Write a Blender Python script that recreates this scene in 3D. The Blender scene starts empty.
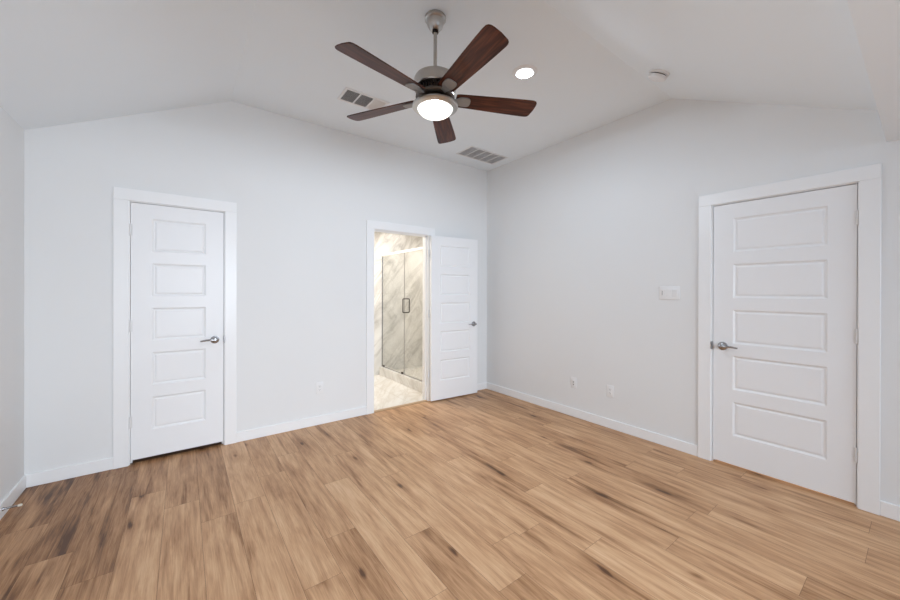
import bpy, bmesh, math, random
from mathutils import Vector, Matrix

scene = bpy.context.scene
COL = scene.collection
R = math.radians

# ------------------------------------------------------------------ camera
cam_data = bpy.data.cameras.new('camera')
cam_data.sensor_fit = 'HORIZONTAL'
cam_data.sensor_width = 36.0
cam_data.lens = 14.2877
cam_data.shift_y = -0.00841
cam_data.clip_start = 0.02
cam = bpy.data.objects.new('camera', cam_data)
COL.objects.link(cam)
_th, _pi, _ro = 0.640829, -0.001633, 0.0026756
_F = Vector((math.sin(_th) * math.cos(_pi), math.cos(_th) * math.cos(_pi), math.sin(_pi)))
_R = Vector((math.cos(_th), -math.sin(_th), 0))
_U = _R.cross(_F)
_R2 = _R * math.cos(_ro) + _U * math.sin(_ro)
_U2 = -_R * math.sin(_ro) + _U * math.cos(_ro)
_m = Matrix((_R2, _U2, -_F)).transposed().to_4x4()
_m.translation = Vector((-3.4108, -3.7107, 1.3536))
cam.matrix_world = _m
scene.camera = cam

# ------------------------------------------------------------------ world, daylight, exposure
world = bpy.data.worlds.new('daylight')
scene.world = world
world.use_nodes = True
_bg = world.node_tree.nodes['Background']
_bg.inputs[0].default_value = (0.62, 0.86, 1.16, 1)
_bg.inputs[1].default_value = 1.3

def area(name, loc, rot, sx, sy, power, color):
    l = bpy.data.lights.new(name, 'AREA')
    l.shape = 'RECTANGLE'; l.size = sx; l.size_y = sy
    l.energy = power; l.color = color
    o = bpy.data.objects.new(name, l); COL.objects.link(o)
    o.location = loc; o.rotation_euler = rot
    return o

# area lamps as daylight outside the two added windows of the bay
D1 = area('daylight_added_window_wide', (-2.75, -6.30, 1.50), (R(72), 0, 0), 1.9, 1.5, 46, (0.885, 0.955, 1.045))
D2 = area('daylight_added_window_second', (-0.95, -6.30, 1.50), (R(72), 0, 0), 1.3, 1.5, 8, (0.885, 0.955, 1.045))
for _l in (D1, D2): _l.data.spread = R(98)
# bathroom and hall ceiling lamps
area('bathroom_ceiling_light', (-1.45, 0.95, 2.40), (0, 0, 0), 0.5, 0.5, 21, (1.0, 0.955, 0.90))
area('shower_ceiling_light', (-0.25, 0.95, 2.40), (0, 0, 0), 0.35, 0.35, 6.5, (1.0, 0.955, 0.90))
area('hall_ceiling_light', (0.75, -3.05, 2.38), (0, 0, 0), 0.4, 0.4, 14, (1.0, 0.86, 0.70))

vs = scene.view_settings
vs.view_transform = 'Standard'
vs.look = 'None'
vs.exposure = 0.25
vs.gamma = 1.0
vs.use_curve_mapping = False
scene.cycles.max_bounces = 12
scene.cycles.diffuse_bounces = 8
scene.cycles.transparent_max_bounces = 16
scene.cycles.sample_clamp_indirect = 10.0
scene.cycles.use_denoising = True

# ------------------------------------------------------------------ helpers
def tag(o, label=None, cat=None, group=None, kind=None):
    if label: o['label'] = label
    if cat: o['category'] = cat
    if group: o['group'] = group
    if kind: o['kind'] = kind
    return o

def mesh_obj(name, bm, mat, parent=None, smooth=False, mats=None):
    me = bpy.data.meshes.new(name)
    bmesh.ops.recalc_face_normals(bm, faces=bm.faces[:])
    bm.to_mesh(me); bm.free()
    for m in (mats or [mat]): me.materials.append(m)
    if smooth:
        for p in me.polygons: p.use_smooth = True
        try: me.set_sharp_from_angle(angle=R(smooth if smooth > 1 else 35))
        except Exception: pass
    o = bpy.data.objects.new(name, me); COL.objects.link(o)
    if parent: o.parent = parent
    return o

def empty(name, loc, rot=(0, 0, 0), parent=None):
    o = bpy.data.objects.new(name, None); COL.objects.link(o)
    o.empty_display_size = 0.1
    o.location = loc; o.rotation_euler = rot
    if parent: o.parent = parent
    return o

def structure(name, bm, mat, label, cat, smooth=False, mats=None):
    return tag(mesh_obj(name, bm, mat, smooth=smooth, mats=mats), label, cat, kind='structure')

def box(bm, lo, hi, bevel=0.0, seg=2, M=None):
    r = bmesh.ops.create_cube(bm, size=1.0)
    vs_ = r['verts']
    for v in vs_:
        v.co = Vector([lo[i] + (v.co[i] + 0.5) * (hi[i] - lo[i]) for i in range(3)])
    if bevel > 0:
        es = list({e for v in vs_ for e in v.link_edges})
        rr = bmesh.ops.bevel(bm, geom=es, offset=bevel, segments=seg, affect='EDGES', profile=0.5)
        vs_ = rr['verts'] if rr['verts'] else vs_
        vs_ = list({v for f in rr['faces'] for v in f.verts} | set(v for v in vs_ if v.is_valid))
    if M is not None:
        for v in vs_: v.co = M @ v.co
    return vs_

def lathe(bm, prof, seg=48, c=(0, 0, 0), axis='Z', M=None):
    rings = []
    for r, z in prof:
        ring = []
        n = 1 if r < 1e-6 else seg
        for k in range(n):
            a = 2 * math.pi * k / seg
            p = Vector((r * math.cos(a), r * math.sin(a), z))
            if axis == 'Y': p = Vector((p.x, -p.z, p.y))
            p = p + Vector(c)
            if M is not None: p = M @ p
            ring.append(bm.verts.new(p))
        rings.append(ring)
    for a, b in zip(rings, rings[1:]):
        if len(a) == 1 and len(b) == 1: continue
        for k in range(seg):
            k2 = (k + 1) % seg
            if len(a) == 1: bm.faces.new((a[0], b[k], b[k2]))
            elif len(b) == 1: bm.faces.new((a[k], a[k2], b[0]))
            else: bm.faces.new((a[k], a[k2], b[k2], b[k]))
    return rings

def tube(bm, pts, rad, seg=10, cap=True):
    pts = [Vector(p) for p in pts]
    rings = []
    up = None
    for i, p in enumerate(pts):
        t = (pts[min(i + 1, len(pts) - 1)] - pts[max(i - 1, 0)]).normalized()
        if up is None:
            up = t.orthogonal().normalized()
        up = (up - t * up.dot(t)).normalized()
        s = t.cross(up)
        r = rad[i] if isinstance(rad, (list, tuple)) else rad
        rings.append([bm.verts.new(p + (up * math.cos(2 * math.pi * k / seg) + s * math.sin(2 * math.pi * k / seg)) * r) for k in range(seg)])
    for a, b in zip(rings, rings[1:]):
        for k in range(seg):
            bm.faces.new((a[k], a[(k + 1) % seg], b[(k + 1) % seg], b[k]))
    if cap:
        bm.faces.new(rings[0][::-1]); bm.faces.new(rings[-1])

# ------------------------------------------------------------------ materials
def new_mat(name):
    m = bpy.data.materials.new(name); m.use_nodes = True
    nt = m.node_tree
    return m, nt, nt.nodes['Principled BSDF']

def simple(name, col, rough=0.5, metal=0.0, coat=0.0, spec=0.5):
    m, nt, b = new_mat(name)
    b.inputs['Base Color'].default_value = (*col, 1)
    b.inputs['Roughness'].default_value = rough
    b.inputs['Metallic'].default_value = metal
    b.inputs['Coat Weight'].default_value = coat
    b.inputs['Specular IOR Level'].default_value = spec
    return m

def painted(name, col, rough, scale, strength, dist=0.002, var=0.015):
    m, nt, b = new_mat(name)
    N, L = nt.nodes, nt.links
    tc = N.new('ShaderNodeTexCoord')
    n = N.new('ShaderNodeTexNoise'); n.inputs['Scale'].default_value = scale; n.inputs['Detail'].default_value = 3
    L.new(tc.outputs['Object'], n.inputs['Vector'])
    bp = N.new('ShaderNodeBump'); bp.inputs['Strength'].default_value = strength; bp.inputs['Distance'].default_value = dist
    L.new(n.outputs['Fac'], bp.inputs['Height']); L.new(bp.outputs['Normal'], b.inputs['Normal'])
    n2 = N.new('ShaderNodeTexNoise'); n2.inputs['Scale'].default_value = 1.3; n2.inputs['Detail'].default_value = 2
    L.new(tc.outputs['Object'], n2.inputs['Vector'])
    mx = N.new('ShaderNodeMix'); mx.data_type = 'RGBA'
    mx.inputs['A'].default_value = (*[c * (1 - var) for c in col], 1)
    mx.inputs['B'].default_value = (*[min(1, c * (1 + var)) for c in col], 1)
    L.new(n2.outputs['Fac'], mx.inputs['Factor']); L.new(mx.outputs['Result'], b.inputs['Base Color'])
    b.inputs['Roughness'].default_value = rough
    b.inputs['Specular IOR Level'].default_value = 0.3
    return m

M_WALL = painted('wall_paint', (0.78, 0.785, 0.785), 0.75, 260, 0.12)
M_CEIL = painted('ceiling_paint', (0.84, 0.89, 0.925), 0.85, 200, 0.15)
M_TRIM = simple('white_semigloss_trim', (0.86, 0.865, 0.87), 0.32, spec=0.45)
M_DOOR = painted('white_door_paint', (0.85, 0.855, 0.865), 0.34, 35, 0.03, 0.001, 0.005)
M_NICKEL = simple('brushed_nickel', (0.50, 0.48, 0.455), 0.28, 1.0)
M_CHROME = simple('satin_chrome', (0.40, 0.40, 0.41), 0.18, 1.0)
M_DARKMETAL = simple('dark_bronze_metal', (0.045, 0.035, 0.03), 0.35, 0.8)
M_BRONZE = simple('smoked_nickel', (0.13, 0.11, 0.095), 0.3, 1.0)
M_PLATE = simple('white_plastic', (0.81, 0.81, 0.81), 0.35)
M_SLOT = simple('dark_slot', (0.03, 0.03, 0.03), 0.7)
M_GRILLE = simple('grey_duct_inside', (0.16, 0.16, 0.17), 0.8)
M_FILTER = simple('pale_filter', (0.62, 0.62, 0.63), 0.9)
M_HINGE = simple('painted_hinge', (0.78, 0.78, 0.78), 0.3)
M_RUBBER = simple('cream_rubber', (0.75, 0.70, 0.60), 0.6)
M_BLACK = simple('black_sweep', (0.012, 0.012, 0.012), 0.6)
M_STRIP = simple('tan_transition_strip', (0.42, 0.27, 0.15), 0.45)

def emitter(name, col, strength):
    m = bpy.data.materials.new(name); m.use_nodes = True
    nt = m.node_tree; nt.nodes.clear()
    e = nt.nodes.new('ShaderNodeEmission'); e.inputs[0].default_value = (*col, 1); e.inputs[1].default_value = strength
    o = nt.nodes.new('ShaderNodeOutputMaterial'); nt.links.new(e.outputs[0], o.inputs[0])
    return m

def lit_glass(name, col, strength, through):
    """Frosted lamp glass: glows itself and lets part of the bulb's light through."""
    m = bpy.data.materials.new(name); m.use_nodes = True
    nt = m.node_tree; nt.nodes.clear(); N, L = nt.nodes, nt.links
    e = N.new('ShaderNodeEmission'); e.inputs[0].default_value = (*col, 1); e.inputs[1].default_value = strength
    t = N.new('ShaderNodeBsdfTransparent'); mx = N.new('ShaderNodeMixShader'); mx.inputs[0].default_value = through
    L.new(e.outputs[0], mx.inputs[1]); L.new(t.outputs[0], mx.inputs[2])
    o = N.new('ShaderNodeOutputMaterial'); L.new(mx.outputs[0], o.inputs[0])
    return m
M_BOWL = lit_glass('lit_frosted_glass', (1.0, 0.93, 0.84), 2.4, 0.35)
M_CANLENS = lit_glass('lit_led_lens', (1.0, 0.98, 0.95), 3.6, 0.5)

def thin_glass(name, tint):
    m = bpy.data.materials.new(name); m.use_nodes = True
    nt = m.node_tree; nt.nodes.clear(); N, L = nt.nodes, nt.links
    t = N.new('ShaderNodeBsdfTransparent'); t.inputs[0].default_value = (*tint, 1)
    g = N.new('ShaderNodeBsdfGlossy'); g.inputs['Roughness'].default_value = 0.02
    fr = N.new('ShaderNodeLayerWeight'); fr.inputs[0].default_value = 0.12
    mx = N.new('ShaderNodeMixShader')
    L.new(fr.outputs['Facing'], mx.inputs[0]); L.new(t.outputs[0], mx.inputs[1]); L.new(g.outputs[0], mx.inputs[2])
    o = N.new('ShaderNodeOutputMaterial'); L.new(mx.outputs[0], o.inputs[0])
    return m
M_GLASS = thin_glass('clear_shower_glass', (0.97, 0.97, 0.955))
M_PANE = thin_glass('window_glass', (0.97, 0.98, 0.98))

def ramp(N, stops, interp='LINEAR'):
    r = N.new('ShaderNodeValToRGB'); cr = r.color_ramp; cr.interpolation = interp
    while len(cr.elements) < len(stops): cr.elements.new(0.5)
    for e, (p, c) in zip(cr.elements, stops):
        e.position = p; e.color = (*c, 1) if len(c) == 3 else c
    return r

def mathn(N, L, op, a, b=None):
    n = N.new('ShaderNodeMath'); n.operation = op
    for i, v in enumerate((a, b)):
        if v is None: continue
        if isinstance(v, (int, float)): n.inputs[i].default_value = v
        else: L.new(v, n.inputs[i])
    return n.outputs[0]

def vinyl_plank():
    m, nt, b = new_mat('oak_vinyl_plank'); N, L = nt.nodes, nt.links
    tc = N.new('ShaderNodeTexCoord')
    at = N.new('ShaderNodeAttribute'); at.attribute_name = 'plank'     # r tone, g b pattern offset
    sep = N.new('ShaderNodeSeparateColor'); L.new(at.outputs['Color'], sep.inputs[0])
    off = N.new('ShaderNodeCombineXYZ')
    L.new(mathn(N, L, 'MULTIPLY', sep.outputs[1], 40.0), off.inputs[0])
    L.new(mathn(N, L, 'MULTIPLY', sep.outputs[2], 40.0), off.inputs[1])
    pos = N.new('ShaderNodeVectorMath'); pos.operation = 'ADD'
    L.new(tc.outputs['Object'], pos.inputs[0]); L.new(off.outputs[0], pos.inputs[1])
    def mapped(sx, sy):
        mp = N.new('ShaderNodeMapping'); mp.inputs['Scale'].default_value = (sx, sy, 1)
        L.new(pos.outputs[0], mp.inputs[0]); return mp.outputs[0]
    def noise(vec, scale, detail, dist=0.0, rough=0.55):
        n = N.new('ShaderNodeTexNoise'); n.inputs['Scale'].default_value = scale
        n.inputs['Detail'].default_value = detail; n.inputs['Distortion'].default_value = dist; n.inputs['Roughness'].default_value = rough
        L.new(vec, n.inputs['Vector']); return n.outputs['Fac']
    broad = noise(mapped(1.0, 0.20), 7.0, 4, 0.9)
    mid = noise(mapped(1.0, 0.075), 30.0, 6, 0.5, 0.65)
    fine = noise(mapped(1.0, 0.030), 210.0, 3, 0.1)
    # long dark mineral streaks
    sn = noise(mapped(1.0, 0.055), 11.0, 4, 0.5, 0.6)
    sr = ramp(N, [(0.30, (1, 1, 1)), (0.44, (0, 0, 0))]); L.new(sn, sr.inputs[0])
    # sparse knots with a dark core, a soft halo and a crack along the grain
    wob = N.new('ShaderNodeTexNoise'); wob.inputs['Scale'].default_value = 9.0; wob.inputs['Detail'].default_value = 4
    L.new(mapped(1.0, 0.4), wob.inputs['Vector'])
    wv = N.new('ShaderNodeVectorMath'); wv.operation = 'MULTIPLY_ADD'
    L.new(wob.outputs['Color'], wv.inputs[0]); wv.inputs[1].default_value = (0.07, 0.05, 0); L.new(mapped(1.0, 0.36), wv.inputs[2])
    vo = N.new('ShaderNodeTexVoronoi'); vo.voronoi_dimensions = '2D'; vo.inputs['Scale'].default_value = 4.0
    L.new(wv.outputs[0], vo.inputs['Vector'])
    kd = ramp(N, [(0.0, (1, 1, 1)), (0.030, (0.8, 0.8, 0.8)), (0.075, (0.28, 0.28, 0.28)), (0.26, (0, 0, 0))])
    L.new(vo.outputs['Distance'], kd.inputs[0])
    sepk = N.new('ShaderNodeSeparateColor'); L.new(vo.outputs['Color'], sepk.inputs[0])
    kon = mathn(N, L, 'GREATER_THAN', sepk.outputs[0], 0.72)
    knot = mathn(N, L, 'MULTIPLY', kd.outputs[0], kon)
    # value: tone + grain
    v = mathn(N, L, 'MULTIPLY', mathn(N, L, 'SUBTRACT', broad, 0.5), 0.70)
    v = mathn(N, L, 'ADD', v, mathn(N, L, 'MULTIPLY', mathn(N, L, 'SUBTRACT', mid, 0.5), 1.10))
    v = mathn(N, L, 'ADD', v, mathn(N, L, 'MULTIPLY', mathn(N, L, 'SUBTRACT', fine, 0.5), 0.50))
    v = mathn(N, L, 'ADD', v, mathn(N, L, 'ADD', mathn(N, L, 'MULTIPLY', mathn(N, L, 'SUBTRACT', sep.outputs[0], 0.52), 0.75), 0.55))
    v = mathn(N, L, 'SUBTRACT', v, mathn(N, L, 'MULTIPLY', sr.outputs[0], 0.34))
    v = mathn(N, L, 'SUBTRACT', v, mathn(N, L, 'MULTIPLY', knot, 0.55))
    cr = ramp(N, [(0.0, (0.10, 0.041, 0.016)), (0.22, (0.27, 0.130, 0.055)), (0.45, (0.44, 0.243, 0.122)),
                  (0.65, (0.57, 0.338, 0.183)), (0.85, (0.66, 0.425, 0.245)), (1.0, (0.72, 0.492, 0.297))])
    L.new(v, cr.inputs[0])
    L.new(cr.outputs[0], b.inputs['Base Color'])
    rr = N.new('ShaderNodeMapRange'); rr.inputs['To Min'].default_value = 0.36; rr.inputs['To Max'].default_value = 0.50
    L.new(mid, rr.inputs['Value']); L.new(rr.outputs[0], b.inputs['Roughness'])
    b.inputs['Specular IOR Level'].default_value = 0.35
    bp = N.new('ShaderNodeBump'); bp.inputs['Strength'].default_value = 0.10; bp.inputs['Distance'].default_value = 0.002
    L.new(fine, bp.inputs['Height']); L.new(bp.outputs[0], b.inputs['Normal'])
    return m
M_FLOOR = vinyl_plank()
M_SEAM = simple('plank_seam', (0.16, 0.09, 0.05), 0.8)

def marble(name, base, vein, tw, th, plane, seed, grout):
    """Large polished marble tiles with diagonal veins; plane is 'XZ', 'YZ' or 'XY'."""
    m, nt, b = new_mat(name); N, L = nt.nodes, nt.links
    tc = N.new('ShaderNodeTexCoord')
    sp = N.new('ShaderNodeSeparateXYZ'); L.new(tc.outputs['Object'], sp.inputs[0])
    cb = N.new('ShaderNodeCombineXYZ')
    a, c = {'XZ': (0, 2), 'YZ': (1, 2), 'XY': (0, 1)}[plane]
    L.new(sp.outputs[a], cb.inputs[0]); L.new(sp.outputs[c], cb.inputs[1])
    mp = N.new('ShaderNodeMapping'); mp.inputs['Rotation'].default_value = (0, 0, R(-52)); mp.inputs['Location'].default_value = (seed, seed * 0.7, 0)
    mp.inputs['Scale'].default_value = (1, 1, 1)
    L.new(cb.outputs[0], mp.inputs[0])
    st = N.new('ShaderNodeMapping'); st.inputs['Scale'].default_value = (0.55, 2.1, 1); L.new(mp.outputs[0], st.inputs[0])
    n1 = N.new('ShaderNodeTexNoise'); n1.inputs['Scale'].default_value = 2.0; n1.inputs['Detail'].default_value = 6
    n1.inputs['Distortion'].default_value = 0.9; n1.inputs['Roughness'].default_value = 0.6; L.new(st.outputs[0], n1.inputs['Vector'])
    d = mathn(N, L, 'ABSOLUTE', mathn(N, L, 'SUBTRACT', n1.outputs['Fac'], 0.5))
    vr = ramp(N, [(0.0, (1, 1, 1)), (0.02, (0.62, 0.62, 0.62)), (0.07, (0.15, 0.15, 0.15)), (0.16, (0, 0, 0))]); L.new(d, vr.inputs[0])
    n2 = N.new('ShaderNodeTexNoise'); n2.inputs['Scale'].default_value = 1.4; n2.inputs['Detail'].default_value = 4; L.new(st.outputs[0], n2.inputs['Vector'])
    cl = ramp(N, [(0.42, (0, 0, 0)), (0.68, (0.55, 0.55, 0.55))]); L.new(n2.outputs['Fac'], cl.inputs[0])
    f = mathn(N, L, 'MINIMUM', mathn(N, L, 'ADD', mathn(N, L, 'MULTIPLY', vr.outputs[0], 0.62), cl.outputs[0]), 1.0)
    mx = N.new('ShaderNodeMix'); mx.data_type = 'RGBA'
    mx.inputs['A'].default_value = (*base, 1); mx.inputs['B'].default_value = (*vein, 1); L.new(f, mx.inputs['Factor'])
    br = N.new('ShaderNodeTexBrick'); br.inputs['Scale'].default_value = 1.0
    br.inputs['Brick Width'].default_value = tw; br.inputs['Row Height'].default_value = th
    br.inputs['Mortar Size'].default_value = 0.003; br.inputs['Mortar Smooth'].default_value = 0.1; br.offset = 0.0
    L.new(cb.outputs[0], br.inputs['Vector'])
    mx2 = N.new('ShaderNodeMix'); mx2.data_type = 'RGBA'; mx2.inputs['B'].default_value = (*grout, 1)
    L.new(br.outputs['Fac'], mx2.inputs['Factor']); L.new(mx.outputs['Result'], mx2.inputs['A'])
    L.new(mx2.outputs['Result'], b.inputs['Base Color'])
    b.inputs['Roughness'].default_value = 0.22
    return m
M_MARBLE_W = marble('marble_wall_tile_xz', (0.82, 0.80, 0.76), (0.46, 0.435, 0.40), 0.60, 1.32, 'XZ', 3.1, (0.60, 0.57, 0.52))
M_MARBLE_S = marble('marble_wall_tile_yz', (0.82, 0.80, 0.76), (0.60, 0.56, 0.51), 0.60, 1.32, 'YZ', 5.7, (0.60, 0.57, 0.52))
M_MARBLE_F = marble('marble_floor_tile', (0.84, 0.82, 0.78), (0.66, 0.60, 0.52), 0.60, 0.60, 'XY', 1.4, (0.62, 0.56, 0.48))
M_CREAM = simple('cream_painted_bathroom', (0.80, 0.76, 0.70), 0.6)

def walnut():
    m, nt, b = new_mat('walnut_blade'); N, L = nt.nodes, nt.links
    tc = N.new('ShaderNodeTexCoord')
    mp = N.new('ShaderNodeMapping'); mp.inputs['Scale'].default_value = (2.0, 26.0, 8.0); L.new(tc.outputs['Object'], mp.inputs[0])
    n = N.new('ShaderNodeTexNoise'); n.inputs['Scale'].default_value = 2.2; n.inputs['Detail'].default_value = 6; n.inputs['Distortion'].default_value = 0.5
    L.new(mp.outputs[0], n.inputs['Vector'])
    cr = ramp(N, [(0.25, (0.016, 0.005, 0.0025)), (0.5, (0.068, 0.018, 0.008)), (0.75, (0.15, 0.044, 0.018))])
    L.new(n.outputs['Fac'], cr.inputs[0]); L.new(cr.outputs[0], b.inputs['Base Color'])
    b.inputs['Roughness'].default_value = 0.38
    b.inputs['Specular IOR Level'].default_value = 0.25
    return m
M_WALNUT = walnut()

# ------------------------------------------------------------------ room dimensions (metres)
XL = -4.287            # left wall
YF = -3.555            # header between bedroom and sitting bay
YB = -6.10             # bay back wall
ZC = 3.046             # flat part of the ceiling
ZLOW = 2.455           # plate height where slopes land
ZBAY = 2.266           # bay ceiling
XH, YH = -3.075, -2.367
T = 0.115              # wall thickness
DOOR1 = (-3.744, -3.126)      # openings along wall_back
DOOR2 = (-1.702, -0.985)
DOORB = (-3.441, -2.672)      # opening along wall_right (y)
DTOP = 2.048
J = 0.018                     # jamb thickness

def wall_grid(us, zs, solid, place, thick):
    """Thick wall from a cell grid: place(u, z, d) -> point, d = 0 room side, thick = far side."""
    bm = bmesh.new(); V = {}
    def v(i, j, d):
        k = (i, j, d)
        if k not in V: V[k] = bm.verts.new(place(us[i], zs[j], thick if d else 0.0))
        return V[k]
    nu, nz = len(us) - 1, len(zs) - 1
    S = [[solid((us[i] + us[i + 1]) / 2, (zs[j] + zs[j + 1]) / 2) for j in range(nz)] for i in range(nu)]
    g = lambda i, j: 0 <= i < nu and 0 <= j < nz and S[i][j]
    for i in range(nu):
        for j in range(nz):
            if not S[i][j]: continue
            for d in (0, 1): bm.faces.new((v(i, j, d), v(i + 1, j, d), v(i + 1, j + 1, d), v(i, j + 1, d)))
            if not g(i - 1, j): bm.faces.new((v(i, j, 0), v(i, j, 1), v(i, j + 1, 1), v(i, j + 1, 0)))
            if not g(i + 1, j): bm.faces.new((v(i + 1, j, 0), v(i + 1, j, 1), v(i + 1, j + 1, 1), v(i + 1, j + 1, 0)))
            if not g(i, j - 1): bm.faces.new((v(i, j, 0), v(i, j, 1), v(i + 1, j, 1), v(i + 1, j, 0)))
            if not g(i, j + 1): bm.faces.new((v(i, j + 1, 0), v(i, j + 1, 1), v(i + 1, j + 1, 1), v(i + 1, j + 1, 0)))
    return bm

# back wall (two doors)
holes = [(DOOR1[0] - J, DOOR1[1] + J), (DOOR2[0] - J, DOOR2[1] + J)]
us = [XL - T, XL] + [x for h in holes for x in h] + [0.0, T]
bm = wall_grid(us, [-0.02, DTOP + J, 3.16],
               lambda u, z: not (z < DTOP + J and any(a < u < b for a, b in holes)),
               lambda u, z, d: (u, d, z), T)
structure('wall_back', bm, M_WALL, 'white painted wall with the narrow closed door and the bathroom doorway', 'wall')

# right wall (one door)
hb = (DOORB[0] - J, DOORB[1] + J)
bm = wall_grid([YB - T, hb[0], hb[1], 0.0], [-0.02, DTOP + J, 3.16],
               lambda u, z: not (z < DTOP + J and hb[0] < u < hb[1]),
               lambda u, z, d: (d, u, z), T)
structure('wall_right', bm, M_WALL, 'white painted wall with the switch plate, two outlets and the widest door', 'wall')

# left wall
bm = wall_grid([YB - T, 0.0], [-0.02, 3.16], lambda u, z: True, lambda u, z, d: (XL - d, u, z), T)
structure('wall_left', bm, M_WALL, 'white painted wall at the left edge, behind the small spring door stop', 'wall')

# bay back wall with openings for the two added windows
W1, W2 = (-3.70, -1.80), (-1.60, -0.30)
bm = wall_grid([XL, W1[0], W1[1], W2[0], W2[1], 0.0], [-0.02, 0.62, 2.13, 2.4],
               lambda u, z: not (0.62 < z < 2.13 and (W1[0] < u < W1[1] or W2[0] < u < W2[1])),
               lambda u, z, d: (u, YB - d, z), T)
structure('wall_front', bm, M_WALL, 'white painted wall behind the camera, with two added windows', 'wall')

# header and flat ceiling over the sitting bay
bm = bmesh.new()
box(bm, (XL, YB, ZBAY), (0.0, YF, ZBAY + 0.30))
structure('ceiling_bay', bm, M_CEIL, 'lower flat white ceiling whose edge shows at the upper right corner', 'ceiling')

# vaulted ceiling: flat centre, two slopes meeting at a hip
bm = bmesh.new()
P = lambda *c: bm.verts.new(c)
a, b_, c, d = P(XH, 0, ZC), P(0, 0, ZC), P(0, YH, ZC), P(XH, YH, ZC)
e, f, g, h = P(XL, 0, ZLOW), P(XL, YF, ZLOW), P(0, YF, ZLOW), None
bm.faces.new((a, b_, c, d)); bm.faces.new((a, d, f, e)); bm.faces.new((d, c, g, f))
ceil = structure('ceiling', bm, M_CEIL, 'white vaulted ceiling with a flat centre and sloping sides', 'ceiling')
md = ceil.modifiers.new('thickness', 'SOLIDIFY'); md.thickness = 0.08; md.offset = 1.0
for p in ceil.data.polygons:
    if p.normal.z > 0: p.flip()
md.offset = -1.0

# ------------------------------------------------------------------ plank floor
rng = random.Random(11)
PW, PL, X0 = 0.177, 1.22, -3.682
ENDS = {0: -0.60, -1: -1.36, -2: -1.06, -3: -0.65, 3: -1.08, 5: -1.746, 7: -2.00, 8: -2.555, 10: -2.352,
        12: -2.08, 13: -2.888, 14: -3.368, 16: -2.907, 17: -3.523}
# tone of the plank just nearer than / farther than the listed end
TONES = {(0, 0): 0.54, (-4, 0): 0.22, (-4, 1): 0.20, (-1, 2): 0.22, (-2, 2): 0.20, (-3, 2): 0.20, (0, 1): 0.32, (-1, 0): 0.27, (-1, 1): 0.19, (-2, 0): 0.28, (-2, 1): 0.16, (-3, 0): 0.22, (-3, 1): 0.16,
         (3, 0): 0.60, (3, 1): 0.66, (5, 0): 0.40, (5, 1): 0.52, (7, 0): 0.42, (7, 1): 0.56, (8, 0): 0.40, (8, 1): 0.62,
         (10, 0): 0.45, (10, 1): 0.60, (12, 0): 0.66, (12, 1): 0.48, (13, 0): 0.36, (13, 1): 0.56, (14, 0): 0.36, (14, 1): 0.58,
         (16, 0): 0.60, (16, 1): 0.40, (17, 0): 0.38, (17, 1): 0.56, (6, 0): 0.70, (6, 1): 0.55}
ENDS[6] = -1.18
bm = bmesh.new()
lay = bm.loops.layers.float_color.new('plank')
FX0, FX1, FY0, FY1 = XL - 0.01, 1.3, YB - 0.02, 0.03
G = 0.0007
k = math.floor((FX0 - X0) / PW)
while X0 + k * PW < FX1:
    xa, xb = X0 + k * PW, X0 + (k + 1) * PW
    end = ENDS.get(k, -rng.random() * PL)
    n0 = math.ceil((FY1 - end) / PL)
    for n in range(n0, n0 - 9, -1):
        ya, yb = end + (n - 1) * PL, end + n * PL       # n = 0 is just nearer than the end joint
        tone = TONES.get((k, -0 if n == 0 else n), None)
        if tone is None: tone = 0.52 + rng.uniform(-0.10, 0.10)
        o1, o2 = rng.random(), rng.random()
        x1, x2 = max(xa + G, FX0), min(xb - G, FX1)
        y1, y2 = max(ya + G, FY0), min(yb - G, FY1)
        if x2 - x1 < 0.004 or y2 - y1 < 0.004: continue
        fc = bm.faces.new([bm.verts.new(p) for p in ((x1, y1, 0), (x2, y1, 0), (x2, y2, 0), (x1, y2, 0))])
        for lp in fc.loops: lp[lay] = (tone, o1, o2, 1)
    k += 1
nf = len(bm.faces)
box(bm, (FX0, FY0, -0.06), (FX1, FY1, -0.0012))
bm.faces.ensure_lookup_table()
for fc in bm.faces[nf:]: fc.material_index = 1
structure('floor', bm, M_FLOOR, 'light brown wood plank floor running away from the camera', 'floor', mats=[M_FLOOR, M_SEAM])

# closet floor behind the narrow door
bm = bmesh.new(); box(bm, (-4.0, 0.03, -0.06), (-2.9, 0.75, 0.0))
structure('floor_closet', bm, M_SEAM, 'dark closet floor under the narrow closed door', 'floor')

# ------------------------------------------------------------------ closet and hall shells
bm = bmesh.new()
box(bm, (-4.0, 0.75, -0.06), (-2.9, 0.80, 2.4)); box(bm, (-4.05, T, -0.06), (-4.0, 0.80, 2.4)); box(bm, (-2.9, T, -0.06), (-2.85, 0.80, 2.4))
box(bm, (-4.05, T, 2.4), (-2.85, 0.80, 2.45))
structure('wall_closet', bm, M_WALL, 'closet walls hidden behind the narrow closed door', 'wall')
bm = bmesh.new()
box(bm, (1.25, -4.0, -0.06), (1.30, -2.1, 2.45)); box(bm, (T, -4.05, -0.06), (1.30, -4.0, 2.45)); box(bm, (T, -2.1, -0.06), (1.30, -2.05, 2.45))
box(bm, (T, -4.05, 2.45), (1.30, -2.05, 2.5))
structure('wall_hall', bm, M_WALL, 'hall walls hidden behind the widest door', 'wall')

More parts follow.
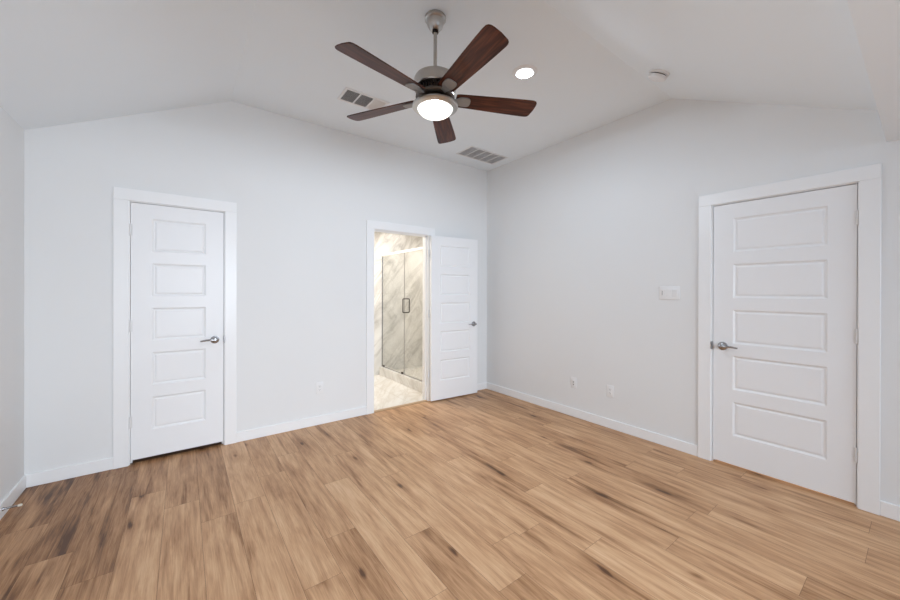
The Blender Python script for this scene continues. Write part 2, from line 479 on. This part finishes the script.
# ------------------------------------------------------------------ bathroom
BX0, BX1, BY = -2.35, 0.36, 1.65
CX = -0.85      # outer face of the shower curb
bm = bmesh.new(); box(bm, (BX0, 0.03, -0.06), (CX, BY, 0.0))
box(bm, (CX, 0.03, -0.06), (BX1, T, 0.0))
structure('floor_bathroom', bm, M_MARBLE_F, 'pale marble tile floor of the bathroom through the doorway', 'floor')
bm = bmesh.new(); box(bm, (BX0, BY, -0.06), (BX1, BY + 0.1, 2.45))
structure('wall_bathroom_back', bm, M_MARBLE_W, 'marble tiled wall with grey diagonal veins behind the shower glass', 'wall')
bm = bmesh.new(); box(bm, (BX1, T, -0.06), (BX1 + 0.1, BY + 0.1, 2.45))
structure('wall_bathroom_right', bm, M_MARBLE_S, 'marble tiled side wall inside the shower', 'wall')
bm = bmesh.new(); box(bm, (BX0 - 0.1, T, -0.06), (BX0, BY + 0.1, 2.45))
structure('wall_bathroom_left', bm, M_CREAM, 'cream painted bathroom wall hidden left of the doorway', 'wall')
bm = bmesh.new(); box(bm, (BX0 - 0.1, T, 2.45), (BX1 + 0.1, BY + 0.1, 2.5))
structure('ceiling_bathroom', bm, M_CREAM, 'cream painted bathroom ceiling', 'ceiling')
bm = bmesh.new(); box(bm, (CX, T, -0.06), (CX + 0.11, BY, 0.13), 0.004)
structure('trim_shower_curb', bm, M_MARBLE_S, 'low marble curb under the shower glass', 'curb')
bm = bmesh.new(); box(bm, (CX + 0.11, T, -0.06), (BX1, BY, 0.04))
structure('floor_shower', bm, M_MARBLE_F, 'pale shower floor behind the glass', 'floor')
bm = bmesh.new(); box(bm, (DOOR2[0], -0.012, 0.0), (DOOR2[1], 0.045, 0.006), 0.002)
structure('trim_threshold', bm, M_STRIP, 'thin tan threshold strip between wood planks and bathroom tile', 'threshold')

# ------------------------------------------------------------------ door frames and casings
def frame(name, lo, hi, place, label, stop_at):
    """Jambs, stops and a flat three-board casing; place(u, d, z): u along the wall, d out of the wall into the room."""
    bm = bmesh.new()
    def bx(u0, u1, d0, d1, z0, z1, bv=0.0):
        p, q = place(u0, d0, z0), place(u1, d1, z1)
        box(bm, [min(p[i], q[i]) for i in range(3)], [max(p[i], q[i]) for i in range(3)], bv)
    for u0, u1 in ((lo - J, lo), (hi, hi + J)): bx(u0, u1, -T - 0.001, 0.001, 0, DTOP)
    bx(lo - J, hi + J, -T - 0.001, 0.001, DTOP, DTOP + J)
    s = stop_at
    bx(lo, lo + 0.011, -s - 0.035, -s, 0, DTOP); bx(hi - 0.011, hi, -s - 0.035, -s, 0, DTOP); bx(lo, hi, -s - 0.035, -s, DTOP - 0.011, DTOP)
    cw, rv, ct = 0.089, 0.006, 0.018
    bx(lo - rv - cw, lo - rv, 0, ct, 0, DTOP + rv, 0.0025)
    bx(hi + rv, hi + rv + cw, 0, ct, 0, DTOP + rv, 0.0025)
    bx(lo - rv - cw, hi + rv + cw, 0, ct, DTOP + rv, DTOP + rv + cw, 0.0025)
    # far-side casing
    bx(lo - rv - cw, lo - rv, -T - ct, -T, 0, DTOP + rv, 0.0025)
    bx(hi + rv, hi + rv + cw, -T - ct, -T, 0, DTOP + rv, 0.0025)
    bx(lo - rv - cw, hi + rv + cw, -T - ct, -T, DTOP + rv, DTOP + rv + cw, 0.0025)
    return structure(name, bm, M_TRIM, label, 'door frame')
pa = lambda u, d, z: (u, -d, z)
pb = lambda u, d, z: (-d, u, z)
T1 = frame('trim_1', DOOR1[0], DOOR1[1], pa, 'white casing around the narrow closed door near the left wall', 0.037)
frame('trim_2', DOOR2[0], DOOR2[1], pa, 'white casing around the bathroom doorway', 0.037)
T3 = frame('trim_3', DOORB[0], DOORB[1], pb, 'white casing around the widest door, on the switch wall', 0.037)

# ------------------------------------------------------------------ baseboards
CW = 0.095
def baseboard(name, runs, label):
    bm = bmesh.new()
    for lo, hi in runs: 
        vs_ = box(bm, lo, hi, 0.0035, 2)
    return structure(name, bm, M_TRIM, label, 'baseboard')
BT, BH = 0.013, 0.090
baseboard('baseboard_back', [((XL, -BT, 0), (DOOR1[0] - CW, 0, BH)), ((DOOR1[1] + CW, -BT, 0), (DOOR2[0] - CW, 0, BH)),
                             ((DOOR2[1] + CW, -BT, 0), (0, 0, BH))], 'white baseboard along the wall with the two doors')
baseboard('baseboard_right', [((-BT, DOORB[1] + CW, 0), (0, -BT, BH)), ((-BT, YB, 0), (0, DOORB[0] - CW, BH))], 'white baseboard along the wall with the switch plate')
baseboard('baseboard_left', [((XL, YB, 0), (XL + BT, -BT, BH))], 'white baseboard carrying the spring door stop')
baseboard('baseboard_front', [((XL + BT, YB, 0), (-BT, YB + BT, BH))], 'white baseboard under the added windows behind the camera')

# ------------------------------------------------------------------ unseen windows added to the bay so daylight has a source (behind the camera)
def window(name, lo, hi, place, label):
    t = empty(name, place((lo + hi) / 2, 0, 0.62)); tag(t, label, 'window', kind='structure')
    inv = Vector(t.location)
    def part(nm, boxes, mat, par=t):
        bm = bmesh.new()
        for u0, u1, d0, d1, z0, z1 in boxes:
            p, q = Vector(place(u0, d0, z0)) - inv, Vector(place(u1, d1, z1)) - inv
            box(bm, [min(p[i], q[i]) for i in range(3)], [max(p[i], q[i]) for i in range(3)])
        return mesh_obj(nm, bm, mat, par)
    w = 0.045; mid = 1.375
    fr = part('added_window_frame', [(lo, lo + w, -0.10, -0.05, 0.62, 2.13), (hi - w, hi, -0.10, -0.05, 0.62, 2.13), (lo + w, hi - w, -0.10, -0.05, 0.62, 0.62 + w),
                  (lo + w, hi - w, -0.10, -0.05, 2.13 - w, 2.13), (lo + w, hi - w, -0.10, -0.05, mid - 0.02, mid + 0.02)], M_TRIM)
    part('pane', [(lo + w, hi - w, -0.078, -0.074, 0.62 + w, mid - 0.02), (lo + w, hi - w, -0.078, -0.074, mid + 0.02, 2.13 - w)], M_PANE, t)
    part('added_window_sill', [(lo - 0.03, hi + 0.03, -0.05, 0.03, 0.60, 0.62)], M_TRIM)
window('added_window_1', W1[0], W1[1], lambda u, d, z: (u, YB + d, z), 'wide white framed window added behind the camera to let daylight in')
window('added_window_2', W2[0], W2[1], lambda u, d, z: (u, YB + d, z), 'narrower white framed window added behind the camera to let daylight in')

# ------------------------------------------------------------------ five-panel doors
SLAB_T = 0.035
PANELS = [(1.93 - 0.3555 * i - 0.262, 1.93 - 0.3555 * i) for i in range(5)]

def slab_mesh(W, z0, z1, s, stile=0.128):
    """Slab from hinge (x = 0) to x = s*W, y from -SLAB_T/2 to SLAB_T/2, five recessed moulded panels on both faces."""
    bm = bmesh.new()
    xs = [0.0, stile, W - stile, W]
    zs = [z0] + [z for lo, hi in reversed(PANELS) for z in (lo, hi)] + [z1]
    for side in (-1, 1):
        y = side * SLAB_T / 2
        V = {}
        def v(i, j):
            if (i, j) not in V: V[(i, j)] = bm.verts.new((s * xs[i], y, zs[j]))
            return V[(i, j)]
        for i in range(3):
            for j in range(len(zs) - 1):
                q = [v(i, j), v(i + 1, j), v(i + 1, j + 1), v(i, j + 1)]
                if i == 1 and j % 2 == 1:
                    ring = q
                    for ins, dep in ((0.003, 0.0025), (0.011, 0.0085), (0.017, 0.0095), (0.027, 0.0045), (0.031, 0.004)):
                        x0_, x1_, z0_, z1_ = xs[1] + ins, xs[2] - ins, zs[j] + ins, zs[j + 1] - ins
                        yy = y - side * dep
                        nr = [bm.verts.new((s * x0_, yy, z0_)), bm.verts.new((s * x1_, yy, z0_)), bm.verts.new((s * x1_, yy, z1_)), bm.verts.new((s * x0_, yy, z1_))]
                        for k in range(4): bm.faces.new((ring[k], ring[(k + 1) % 4], nr[(k + 1) % 4], nr[k]))
                        ring = nr
                    bm.faces.new(ring)
                else:
                    bm.faces.new(q)
        if side == -1: V0 = V
    nz = len(zs) - 1
    for i in range(3):
        for j in (0, nz): bm.faces.new((V0[(i, j)], V0[(i + 1, j)], V[(i + 1, j)], V[(i, j)]))
    for j in range(nz):
        for i in (0, 3): bm.faces.new((V0[(i, j)], V0[(i, j + 1)], V[(i, j + 1)], V[(i, j)]))
    return bm

def lever_set(parent, x, z, s, y0, sd):
    """Rosette and lever on one face; s = direction of the lever along x; y0 = signed face position."""
    bm = bmesh.new()
    prof = [(0.0, 0.0), (0.033, 0.0), (0.033, 0.004), (0.030, 0.009), (0.016, 0.0115), (0.0125, 0.014), (0.0125, 0.040), (0.0, 0.040)]
    if sd < 0: lathe(bm, prof, 32, (0, 0, 0), 'Y')
    else: lathe(bm, [(r, -zz) for r, zz in prof], 32, (0, 0, 0), 'Y')
    h = mesh_obj('door_handle', bm, M_CHROME, parent, smooth=True)
    h.location = (x, y0, z); h['label'] = 'satin chrome lever handle'
    bm = bmesh.new()
    pts, rad = [], []
    n = 14
    for i in range(n + 1):
        t = i / n
        px = -0.006 + t * 0.108
        py = sd * (0.046 + 0.004 * math.sin(t * math.pi) - 0.012 * t * t)
        pz = 0.004 * math.sin(t * math.pi * 1.1) - 0.003 * t * t
        pts.append((s * px, py, pz)); rad.append(0.0095 - 0.0035 * t + (0.002 if t < 0.08 else 0))
    tube(bm, pts, rad, 12)
    lathe(bm, [(0.0, 0.0), (0.0125, 0.0), (0.0135, 0.006), (0.0125, 0.014), (0.0, 0.016)] if sd < 0 else [(0.0, 0.0), (0.0125, 0.0), (0.0135, -0.006), (0.0125, -0.014), (0.0, -0.016)], 24, (0, sd * 0.038, 0), 'Y')
    mesh_obj('lever', bm, M_CHROME, h, smooth=True)
    return h

def hinge_mesh(y):
    bm = bmesh.new()
    for i in range(5):
        a = -0.0445 + i * 0.0178
        lathe(bm, [(0.0, a + 0.0004), (0.0062, a + 0.0004), (0.0062, a + 0.0174), (0.0, a + 0.0174)], 14, (0, y, 0))
    for zz, sg in ((0.0445, 1), (-0.0445, -1)):
        lathe(bm, [(0.0045, zz), (0.0045, zz + sg * 0.003), (0.0, zz + sg * 0.005)], 12, (0, y, 0))
    return bm

def make_door(name, W, z0, s, loc, rotz, label, swap=False, hinge_y=None, slab_y=0.0, slab_x=0.003):
    root = empty(name, loc, (0, 0, rotz)); tag(root, label, 'door', kind='structure')
    sl = mesh_obj('door_slab', slab_mesh(W, z0, 2.0435, s), M_DOOR, root)
    sl.location = (s * slab_x, slab_y, 0)
    for zz in (1.83, 1.08, 0.33):
        hg = mesh_obj('hinge', hinge_mesh(0), M_HINGE, root, smooth=True)
        hg.location = (0, 0 if hinge_y is None else hinge_y, zz)
        bm = bmesh.new()
        box(bm, (-0.014, 0.0005, -0.0445), (0.014, 0.0025, 0.0445))
        lf = mesh_obj('hinge_leaf', bm, M_HINGE, hg)
        lf.location = (0, -hinge_y * 0.0 + 0.005, 0)
    hx = s * (slab_x + W - 0.064)
    for sd_ in (-1, 1):
        lever_set(root, hx, 0.932, -s, slab_y + sd_ * SLAB_T / 2, sd_)
    bm = bmesh.new(); box(bm, (-0.0008, -0.0115, -0.028), (0.0008, 0.0115, 0.028)); box(bm, (-0.004, -0.006, -0.012), (0.004, 0.006, 0.012), 0.001)
    lt = mesh_obj('latch_plate', bm, M_CHROME, root); lt.location = (s * (slab_x + W + 0.0005), slab_y, 0.932)
    return root
# closed doors: front face flush with the wall face, hinge knuckles just proud of it
make_door('door_1', 0.612, 0.032, 1, (DOOR1[0], 0, 0), 0, 'narrow white five-panel door, closed, near the left wall', hinge_y=-0.007, slab_y=SLAB_T / 2 + 0.002)
make_door('door_3', 0.763, 0.020, -1, (0, DOORB[0], 0), R(-90), 'widest white five-panel door, closed, beside the switch plate', hinge_y=-0.007, slab_y=SLAB_T / 2 + 0.002)
# bathroom door swung back against the wall
make_door('door_2', 0.711, 0.016, -1, (DOOR2[1] - 0.001, -0.022, 0), R(176.5), 'white five-panel bathroom door standing open against the wall by the corner', hinge_y=0.0, slab_y=0.022 + SLAB_T / 2)

# strike plates on the jambs of the closed doors
def strike(parent, lo, hi):
    bm = bmesh.new(); box(bm, lo, hi, 0.0006)
    mesh_obj('strike_plate', bm, M_CHROME, parent)['label'] = 'small dark metal strike lip'
strike(T1, (DOOR1[1] - 0.0005, -0.0225, 0.902), (DOOR1[1] + 0.0075, -0.0005, 0.962))
strike(T3, (-0.0225, DOORB[1] - 0.0005, 0.902), (-0.0005, DOORB[1] + 0.0075, 0.962))

# ------------------------------------------------------------------ shower enclosure
GX = CX + 0.05
sh = empty('shower_enclosure', (GX, 0.0, 0.13))
tag(sh, 'frameless clear glass shower screen with top rail, standing on the marble curb', 'shower enclosure')
def rel(lo, hi, bv=0.0, bm=None):
    bm = bm or bmesh.new()
    box(bm, (lo[0] - GX, lo[1], lo[2] - 0.13), (hi[0] - GX, hi[1], hi[2] - 0.13), bv); return bm
ZR = 1.93
YS = 0.915
mesh_obj('fixed_panel', rel((GX - 0.004, YS + 0.003, 0.136), (GX + 0.004, BY - 0.004, ZR)), M_GLASS, sh)
dr = mesh_obj('glass_door', rel((GX - 0.004, T + 0.02, 0.142), (GX + 0.004, YS - 0.003, ZR - 0.004)), M_GLASS, sh)
M_BRUSHED = simple('polished_rail', (0.80, 0.78, 0.74), 0.22, 1.0)
M_LIGHTRAIL = simple('satin_white_rail', (0.82, 0.79, 0.74), 0.3, 0.2)
mesh_obj('header_rail', rel((GX - 0.014, T + 0.001, ZR), (GX + 0.014, BY - 0.001, ZR + 0.036), 0.003), M_LIGHTRAIL, sh)
mesh_obj('wall_channel', rel((GX - 0.007, BY - 0.010, 0.132), (GX + 0.007, BY - 0.001, ZR)), M_CHROME, sh)
mesh_obj('edge_seal', rel((GX - 0.005, YS - 0.0028, 0.136), (GX + 0.005, YS + 0.0028, ZR)), simple('grey_seal', (0.34, 0.32, 0.30), 0.4), sh)
bm = bmesh.new(); box(bm, (-0.006, T + 0.001, 0.0005), (0.006, BY - 0.001, 0.007))
mesh_obj('bottom_sill', bm, M_CHROME, sh)
for yc in (YS + 0.06, BY - 0.06):
    mesh_obj('glass_clip', rel((GX - 0.014, yc - 0.012, 0.132), (GX + 0.014, yc + 0.012, 0.160), 0.003), M_DARKMETAL, sh)
bm = bmesh.new()
hy, za, zb = 0.862, 1.05, 1.25
for sd in (-1, 1):
    pts = [(0, hy, za), (sd * 0.042, hy, za)]
    for i in range(1, 6):
        q = i / 6 * math.pi / 2; pts.append((sd * (0.042 + 0.012 * math.sin(q)), hy, za + 0.012 * (1 - math.cos(q))))
    pts += [(sd * 0.054, hy, za + 0.012), (sd * 0.054, hy, zb - 0.012)]
    for i in range(1, 6):
        q = i / 6 * math.pi / 2; pts.append((sd * (0.042 + 0.012 * math.cos(q)), hy, zb - 0.012 + 0.012 * math.sin(q)))
    pts += [(sd * 0.042, hy, zb), (0, hy, zb)]
    tube(bm, [(p[0], p[1], p[2] - 0.13) for p in pts], 0.0075, 10)
ph = mesh_obj('pull_handle', bm, M_DARKMETAL, dr, smooth=True); ph['label'] = 'square dark pull handle through the glass'

# ------------------------------------------------------------------ ceiling fan
FX, FY = -2.168, -1.886
fan = empty('ceiling_fan', (FX, FY, ZC))
tag(fan, 'five-blade ceiling fan with dark walnut blades, nickel motor and lit glass bowl', 'ceiling fan')
def lathe_part(name, prof, mat, parent=fan, seg=56, smooth=30, dz=ZC):
    bm = bmesh.new(); lathe(bm, [(r, z - dz) for r, z in prof], seg)
    return mesh_obj(name, bm, mat, parent, smooth=smooth)
lathe_part('canopy', [(0.0, 3.045), (0.064, 3.045), (0.0655, 3.042), (0.0655, 3.028), (0.062, 3.024), (0.056, 3.020), (0.054, 3.008), (0.049, 2.994), (0.041, 2.979), (0.031, 2.967), (0.024, 2.962), (0.0, 2.962)], M_NICKEL)
lathe_part('canopy_collar', [(0.0, 2.963), (0.019, 2.963), (0.019, 2.950), (0.0, 2.950)], M_DARKMETAL)
lathe_part('downrod', [(0.0, 2.955), (0.0115, 2.955), (0.0115, 2.67), (0.0, 2.67)], M_NICKEL, seg=24)
lathe_part('motor_housing', [(0.0, 2.700), (0.022, 2.700), (0.024, 2.686), (0.070, 2.682), (0.108, 2.678), (0.124, 2.670), (0.130, 2.656), (0.131, 2.640), (0.131, 2.604), (0.127, 2.598), (0.0, 2.598)], M_NICKEL)
bm = bmesh.new()
lathe(bm, [(0.0, 2.599 - ZC), (0.088, 2.599 - ZC), (0.096, 2.548 - ZC), (0.0, 2.548 - ZC)], 48)
for i in range(40):
    Mx = Matrix.Rotation(2 * math.pi * i / 40, 4, 'Z')
    box(bm, (0.086, -0.0028, 2.547 - ZC), (0.112, 0.0028, 2.598 - ZC), 0, M=Mx)
mesh_obj('motor_vent', bm, M_DARKMETAL, fan)
lathe_part('flywheel', [(0.0, 2.562), (0.110, 2.562), (0.119, 2.558), (0.120, 2.548), (0.114, 2.541), (0.098, 2.532), (0.0, 2.530)], M_BRONZE)
lathe_part('switch_housing', [(0.0, 2.531), (0.072, 2.531), (0.074, 2.522), (0.074, 2.506), (0.0, 2.504)], M_NICKEL)
ring = lathe_part('light_rim', [(0.060, 2.508), (0.118, 2.508), (0.134, 2.504), (0.141, 2.497), (0.141, 2.490), (0.135, 2.484), (0.110, 2.478), (0.106, 2.480), (0.104, 2.496), (0.060, 2.502)], M_NICKEL)
prof = [(0.1065, 2.482)]
for i in range(1, 13):
    q = i / 12 * math.pi / 2
    prof.append((0.1065 * math.cos(q), 2.482 - 0.052 * math.sin(q)))
bowl = lathe_part('glass_bowl', prof, M_BOWL, smooth=60); bowl['label'] = 'glowing frosted glass bowl'
bl = bpy.data.lights.new('fan_bulb', 'POINT'); bl.energy = 44; bl.color = (0.84, 0.97, 1.11); bl.shadow_soft_size = 0.018
bo = bpy.data.objects.new('fan_bulb', bl); COL.objects.link(bo); bo.parent = fan; bo.location = (0, 0, 2.465 - ZC)

BZ = 2.548
def blade_mesh():
    """Walnut blade along +x from its root, clipped rounded tip; z is thickness."""
    out = []
    L0, L1 = 0.128, 0.668
    L1 = 0.650
    top = [(L0, 0.048), (L0 + 0.02, 0.053), (0.30, 0.060), (0.42, 0.066), (0.54, 0.071), (0.605, 0.0725), (0.622, 0.071), (0.633, 0.066), (0.640, 0.056)]
    bot = [(L1, 0.010), (L1 + 0.002, -0.030), (0.650, -0.052), (0.643, -0.064), (0.630, -0.071), (0.61, -0.0725), (0.54, -0.071), (0.42, -0.066), (0.30, -0.060), (L0 + 0.02, -0.053), (L0, -0.048)]
    pts = top + bot
    bm = bmesh.new()
    lo = [bm.verts.new((x, y, -0.003)) for x, y in pts]
    f = bm.faces.new(lo)
    r = bmesh.ops.extrude_face_region(bm, geom=[f])
    for v in r['geom']:
        if isinstance(v, bmesh.types.BMVert): v.co.z = 0.003
    return bm
def iron_mesh():
    bm = bmesh.new()
    # arm from flywheel to blade plate
    n = 8; prev = None
    secs = []
    for i in range(n + 1):
        t = i / n
        x = 0.092 + t * 0.065
        w = 0.014 + 0.010 * t
        z = -0.006 - 0.001 * t
        secs.append([bm.verts.new((x, y, z + dz)) for y, dz in ((-w, -0.004), (w, -0.004), (w, 0.002), (-w, 0.002))])
    for a, b in zip(secs, secs[1:]):
        for k in range(4): bm.faces.new((a[k], a[(k + 1) % 4], b[(k + 1) % 4], b[k]))
    bm.faces.new(secs[0]); bm.faces.new(secs[-1][::-1])
    # rounded plate under the blade root
    out = []
    for i in range(28):
        a = 2 * math.pi * i / 28
        ca, sa = math.cos(a), math.sin(a)
        out.append((0.176 + 0.046 * math.copysign(abs(ca) ** 0.7, ca), 0.036 * math.copysign(abs(sa) ** 0.7, sa) * (1 + 0.12 * ca)))
    lo = [bm.verts.new((x, y, -0.0095)) for x, y in out]
    hi = [bm.verts.new((x, y, -0.0031)) for x, y in out]
    bm.faces.new(lo[::-1]); bm.faces.new(hi)
    for k in range(28): bm.faces.new((lo[k], lo[(k + 1) % 28], hi[(k + 1) % 28], hi[k]))
    return bm
PITCH = -13
b0 = mesh_obj('blade', blade_mesh(), M_WALNUT, fan)
i0 = mesh_obj('blade_iron', iron_mesh(), simple('satin_bracket', (0.36, 0.345, 0.33), 0.65, 0.7), b0, smooth=30); i0['label'] = 'brushed nickel blade bracket'
md = b0.modifiers.new('edge', 'BEVEL'); md.width = 0.0015; md.segments = 2; md.limit_method = 'ANGLE'; md.angle_limit = R(50)
for k in range(5):
    b = b0 if k == 0 else b0.copy()
    if k: 
        COL.objects.link(b); b.parent = fan
        i = i0.copy(); COL.objects.link(i); i.parent = b
    b.location = (0, 0, BZ - ZC)
    b.rotation_mode = 'XYZ'
    b.rotation_euler = (R(PITCH), 0, R(47 + 72 * k))
    if k: b.name = 'blade'

# ------------------------------------------------------------------ ceiling fixtures
can = empty('recessed_light', (-1.308, -1.845, ZC)); tag(can, 'lit round recessed downlight in the flat ceiling right of the fan', 'ceiling light')
bm = bmesh.new(); lathe(bm, [(0.066, -0.010), (0.072, -0.009), (0.090, -0.004), (0.096, 0.0), (0.066, 0.0), (0.066, -0.010)], 48)
mesh_obj('trim_ring', bm, M_PLATE, can, smooth=30)
bm = bmesh.new(); lathe(bm, [(0.066, -0.008), (0.04, -0.0095), (0.0, -0.010)], 40)
ln = mesh_obj('lens', bm, M_CANLENS, can, smooth=60); ln['label'] = 'glowing white lens'
cl_ = bpy.data.lights.new('downlight_led', 'AREA'); cl_.shape = 'DISK'; cl_.size = 0.05; cl_.energy = 13.5; cl_.color = (0.79, 0.97, 1.17)
co = bpy.data.objects.new('downlight_led', cl_); COL.objects.link(co); co.parent = can; co.location = (0, 0, -0.004)

# smoke detector on the near slope
nrm = Vector((0, ZC - ZLOW, -(YH - YF))); nrm = Vector((0, 0.0, -1.0))
sl = math.atan2(ZC - ZLOW, YH - YF)
sy = -2.522
sd = empty('smoke_detector', (-0.612, sy, ZC - (YH - sy) * math.tan(sl)), (sl, 0, 0)); tag(sd, 'round white smoke detector on the sloped ceiling above the switch wall', 'smoke detector')
bm = bmesh.new(); lathe(bm, [(0.0, 0.0), (0.071, 0.0), (0.071, -0.012), (0.067, -0.016), (0.0, -0.016)], 40)
mesh_obj('base', bm, M_PLATE, sd, smooth=30)
bm = bmesh.new(); lathe(bm, [(0.056, -0.016), (0.056, -0.023), (0.0, -0.023)], 40)
mesh_obj('vent_gap', bm, M_SLOT, sd, smooth=30)
bm = bmesh.new(); lathe(bm, [(0.0, -0.023), (0.064, -0.023), (0.064, -0.033), (0.058, -0.044), (0.042, -0.050), (0.0, -0.051)], 40)
cp = mesh_obj('cover', bm, M_PLATE, sd, smooth=30)
bm = bmesh.new(); lathe(bm, [(0.0, -0.0505), (0.012, -0.0505), (0.011, -0.054), (0.0, -0.0545)], 20)
mesh_obj('test_button', bm, M_PLATE, cp, smooth=30)

# supply register: three bays of curved louvres
def register(name, x0, x1, y0, y1, label, bays, louvre_dirs, pitch, duct):
    t = empty(name, ((x0 + x1) / 2, (y0 + y1) / 2, ZC)); tag(t, label, 'vent')
    w, h = (x1 - x0) / 2, (y1 - y0) / 2
    fw = 0.022
    bm = bmesh.new()
    box(bm, (-w, -h, -0.006), (w, -h + fw, 0), 0.0015); box(bm, (-w, h - fw, -0.006), (w, h, 0), 0.0015)
    box(bm, (-w, -h + fw, -0.006), (-w + fw, h - fw, 0), 0.0015); box(bm, (w - fw, -h + fw, -0.006), (w, h - fw, 0), 0.0015)
    bar = 0.012
    iw = (2 * w - 2 * fw - (bays - 1) * bar) / bays
    for i in range(1, bays):
        xa = -w + fw + i * iw + (i - 1) * bar
        box(bm, (xa, -h + fw, -0.006), (xa + bar, h - fw, 0))
    mesh_obj('vent_frame', bm, M_PLATE, t)
    bm = bmesh.new(); box(bm, (-w + fw * 0.8, -h + fw * 0.8, -0.0012), (w - fw * 0.8, h - fw * 0.8, -0.0004))
    mesh_obj('duct_opening', bm, duct, t)
    for i in range(bays):
        xa = -w + fw + i * (iw + bar)
        kind, ang = louvre_dirs[i]
        bm = bmesh.new()
        if kind == 'y':           # louvres run along y, stepping in x
            n = int(iw / pitch)
            for k in range(n):
                xc = xa + (k + 0.5) * iw / n
                Mx = Matrix.Translation((xc, 0, -0.0045)) @ Matrix.Rotation(R(ang), 4, 'Y')
                box(bm, (-pitch * 0.36, -h + fw, -0.0005), (pitch * 0.36, h - fw, 0.0005), 0, M=Mx)
        else:                     # louvres run along x, stepping in y
            hh = 2 * h - 2 * fw
            n = int(hh / pitch)
            for k in range(n):
                yc = -h + fw + (k + 0.5) * hh / n
                Mx = Matrix.Translation((0, yc, -0.0045)) @ Matrix.Rotation(R(ang), 4, 'X')
                box(bm, (xa, -pitch * 0.36, -0.0005), (xa + iw, pitch * 0.36, 0.0005), 0, M=Mx)
        mesh_obj('louvre_bank', bm, M_PLATE, t)
    return t
register('ceiling_vent', -2.335, -1.935, -0.825, -0.600, 'white three-bay ceiling register behind the fan, partly hidden by a blade', 3, [('x', 42), ('x', 42), ('x', -42)], 0.0105, M_GRILLE)
register('ceiling_vent', -0.745, -0.140, -0.545, -0.245, 'larger white return air grille in the ceiling near the far corner', 5, [('x', 30)] * 5, 0.0120, M_FILTER)

# ------------------------------------------------------------------ wall plates
def plate(name, w, h, loc, rotz, label, cat, group=None):
    t = empty(name, loc, (0, 0, rotz)); tag(t, label, cat, group)
    bm = bmesh.new(); box(bm, (-w / 2, -0.006, -h / 2), (w / 2, 0, h / 2), 0.003, 3)
    mesh_obj('cover_plate', bm, M_PLATE, t, smooth=30)
    return t
def decora_outlet(t):
    bm = bmesh.new(); box(bm, (-0.0165, -0.0085, -0.0335), (0.0165, -0.004, 0.0335), 0.0012)
    rc = mesh_obj('receptacle', bm, M_PLATE, t)
    bm = bmesh.new()
    for zc in (0.018, -0.018):
        box(bm, (-0.0075, -0.0090, zc - 0.002), (-0.0055, -0.0084, zc + 0.006)); box(bm, (0.0055, -0.0090, zc - 0.002), (0.0075, -0.0084, zc + 0.005))
        lathe(bm, [(0.0, 0.0084), (0.0025, 0.0084), (0.0025, 0.0090), (0.0, 0.0090)], 12, (0, 0, zc - 0.009), 'Y')
    mesh_obj('socket_slots', bm, M_SLOT, rc)
def rocker(t, x):
    bm = bmesh.new()
    M1 = Matrix.Translation((x, 0, 0)) @ Matrix.Rotation(R(3.5), 4, 'X')
    box(bm, (-0.0160, -0.0100, -0.033), (0.0160, -0.004, 0.033), 0.0015, M=M1)
    mesh_obj('rocker', bm, M_PLATE, t)
o1 = plate('wall_outlet', 0.072, 0.117, (-2.299, 0, 0.372), 0, 'white outlet plate between the narrow closed door and the bathroom doorway', 'outlet')
decora_outlet(o1)
o2 = plate('wall_outlet', 0.072, 0.117, (0, -1.401, 0.368), R(-90), 'white cable jack plate low on the switch wall, nearer the room corner', 'outlet')
bm = bmesh.new(); box(bm, (-0.0165, -0.0085, -0.0335), (0.0165, -0.004, 0.0335), 0.0012)
jk = mesh_obj('jack_insert', bm, M_PLATE, o2)
bm = bmesh.new(); lathe(bm, [(0.0, 0.0084), (0.0055, 0.0084), (0.0055, 0.016), (0.0, 0.016)], 14, (0.002, 0, 0.010), 'Y'); box(bm, (-0.007, -0.0095, -0.024), (0.007, -0.0083, -0.012))
mesh_obj('jack', bm, simple('jack_grey', (0.28, 0.28, 0.27), 0.4, 0.5), jk)
o3 = plate('wall_outlet', 0.072, 0.117, (0, -1.817, 0.368), R(-90), 'white outlet plate low on the switch wall, closer to the widest door', 'outlet')
decora_outlet(o3)
sw = plate('light_switch', 0.166, 0.117, (0, -2.354, 1.349), R(-90), 'white three-gang switch plate on the wall beside the widest door', 'light switch')
for x in (-0.046, 0.0, 0.046): rocker(sw, x)
bm = bmesh.new()
box(bm, (-0.0035, -0.0125, -0.020), (0.0035, -0.0095, 0.020), 0.001)
sl_ = mesh_obj('dimmer_slider', bm, simple('slider_grey', (0.45, 0.45, 0.45), 0.4), sw); sl_.location = (-0.056, 0, 0)

# ------------------------------------------------------------------ spring door stop on the left baseboard
ds = empty('door_stop', (XL + BT, -0.415, 0.052), (0, 0, 0)); tag(ds, 'small spring door stop on the baseboard of the left wall', 'door stop')
bm = bmesh.new()
Mx = Matrix.Rotation(R(90), 4, 'Y')
lathe(bm, [(0.0, 0.0), (0.011, 0.0), (0.009, 0.006), (0.0, 0.006)], 20, M=Mx)
mesh_obj('mount', bm, M_CHROME, ds, smooth=30)
bm = bmesh.new()
pts = []
for i in range(14 * 12 + 1):
    a = 2 * math.pi * i / 12; t = i / (14 * 12)
    r = 0.0058 - 0.0012 * t
    pts.append((0.005 + t * 0.058, r * math.cos(a), r * math.sin(a)))
tube(bm, pts, 0.0015, 6)
mesh_obj('spring', bm, M_CHROME, ds, smooth=60)
bm = bmesh.new(); lathe(bm, [(0.0, 0.060), (0.0065, 0.060), (0.0075, 0.064), (0.0075, 0.074), (0.005, 0.078), (0.0, 0.079)], 18, M=Mx)
tp = mesh_obj('rubber_tip', bm, M_RUBBER, ds, smooth=30); tp['label'] = 'cream rubber tip'
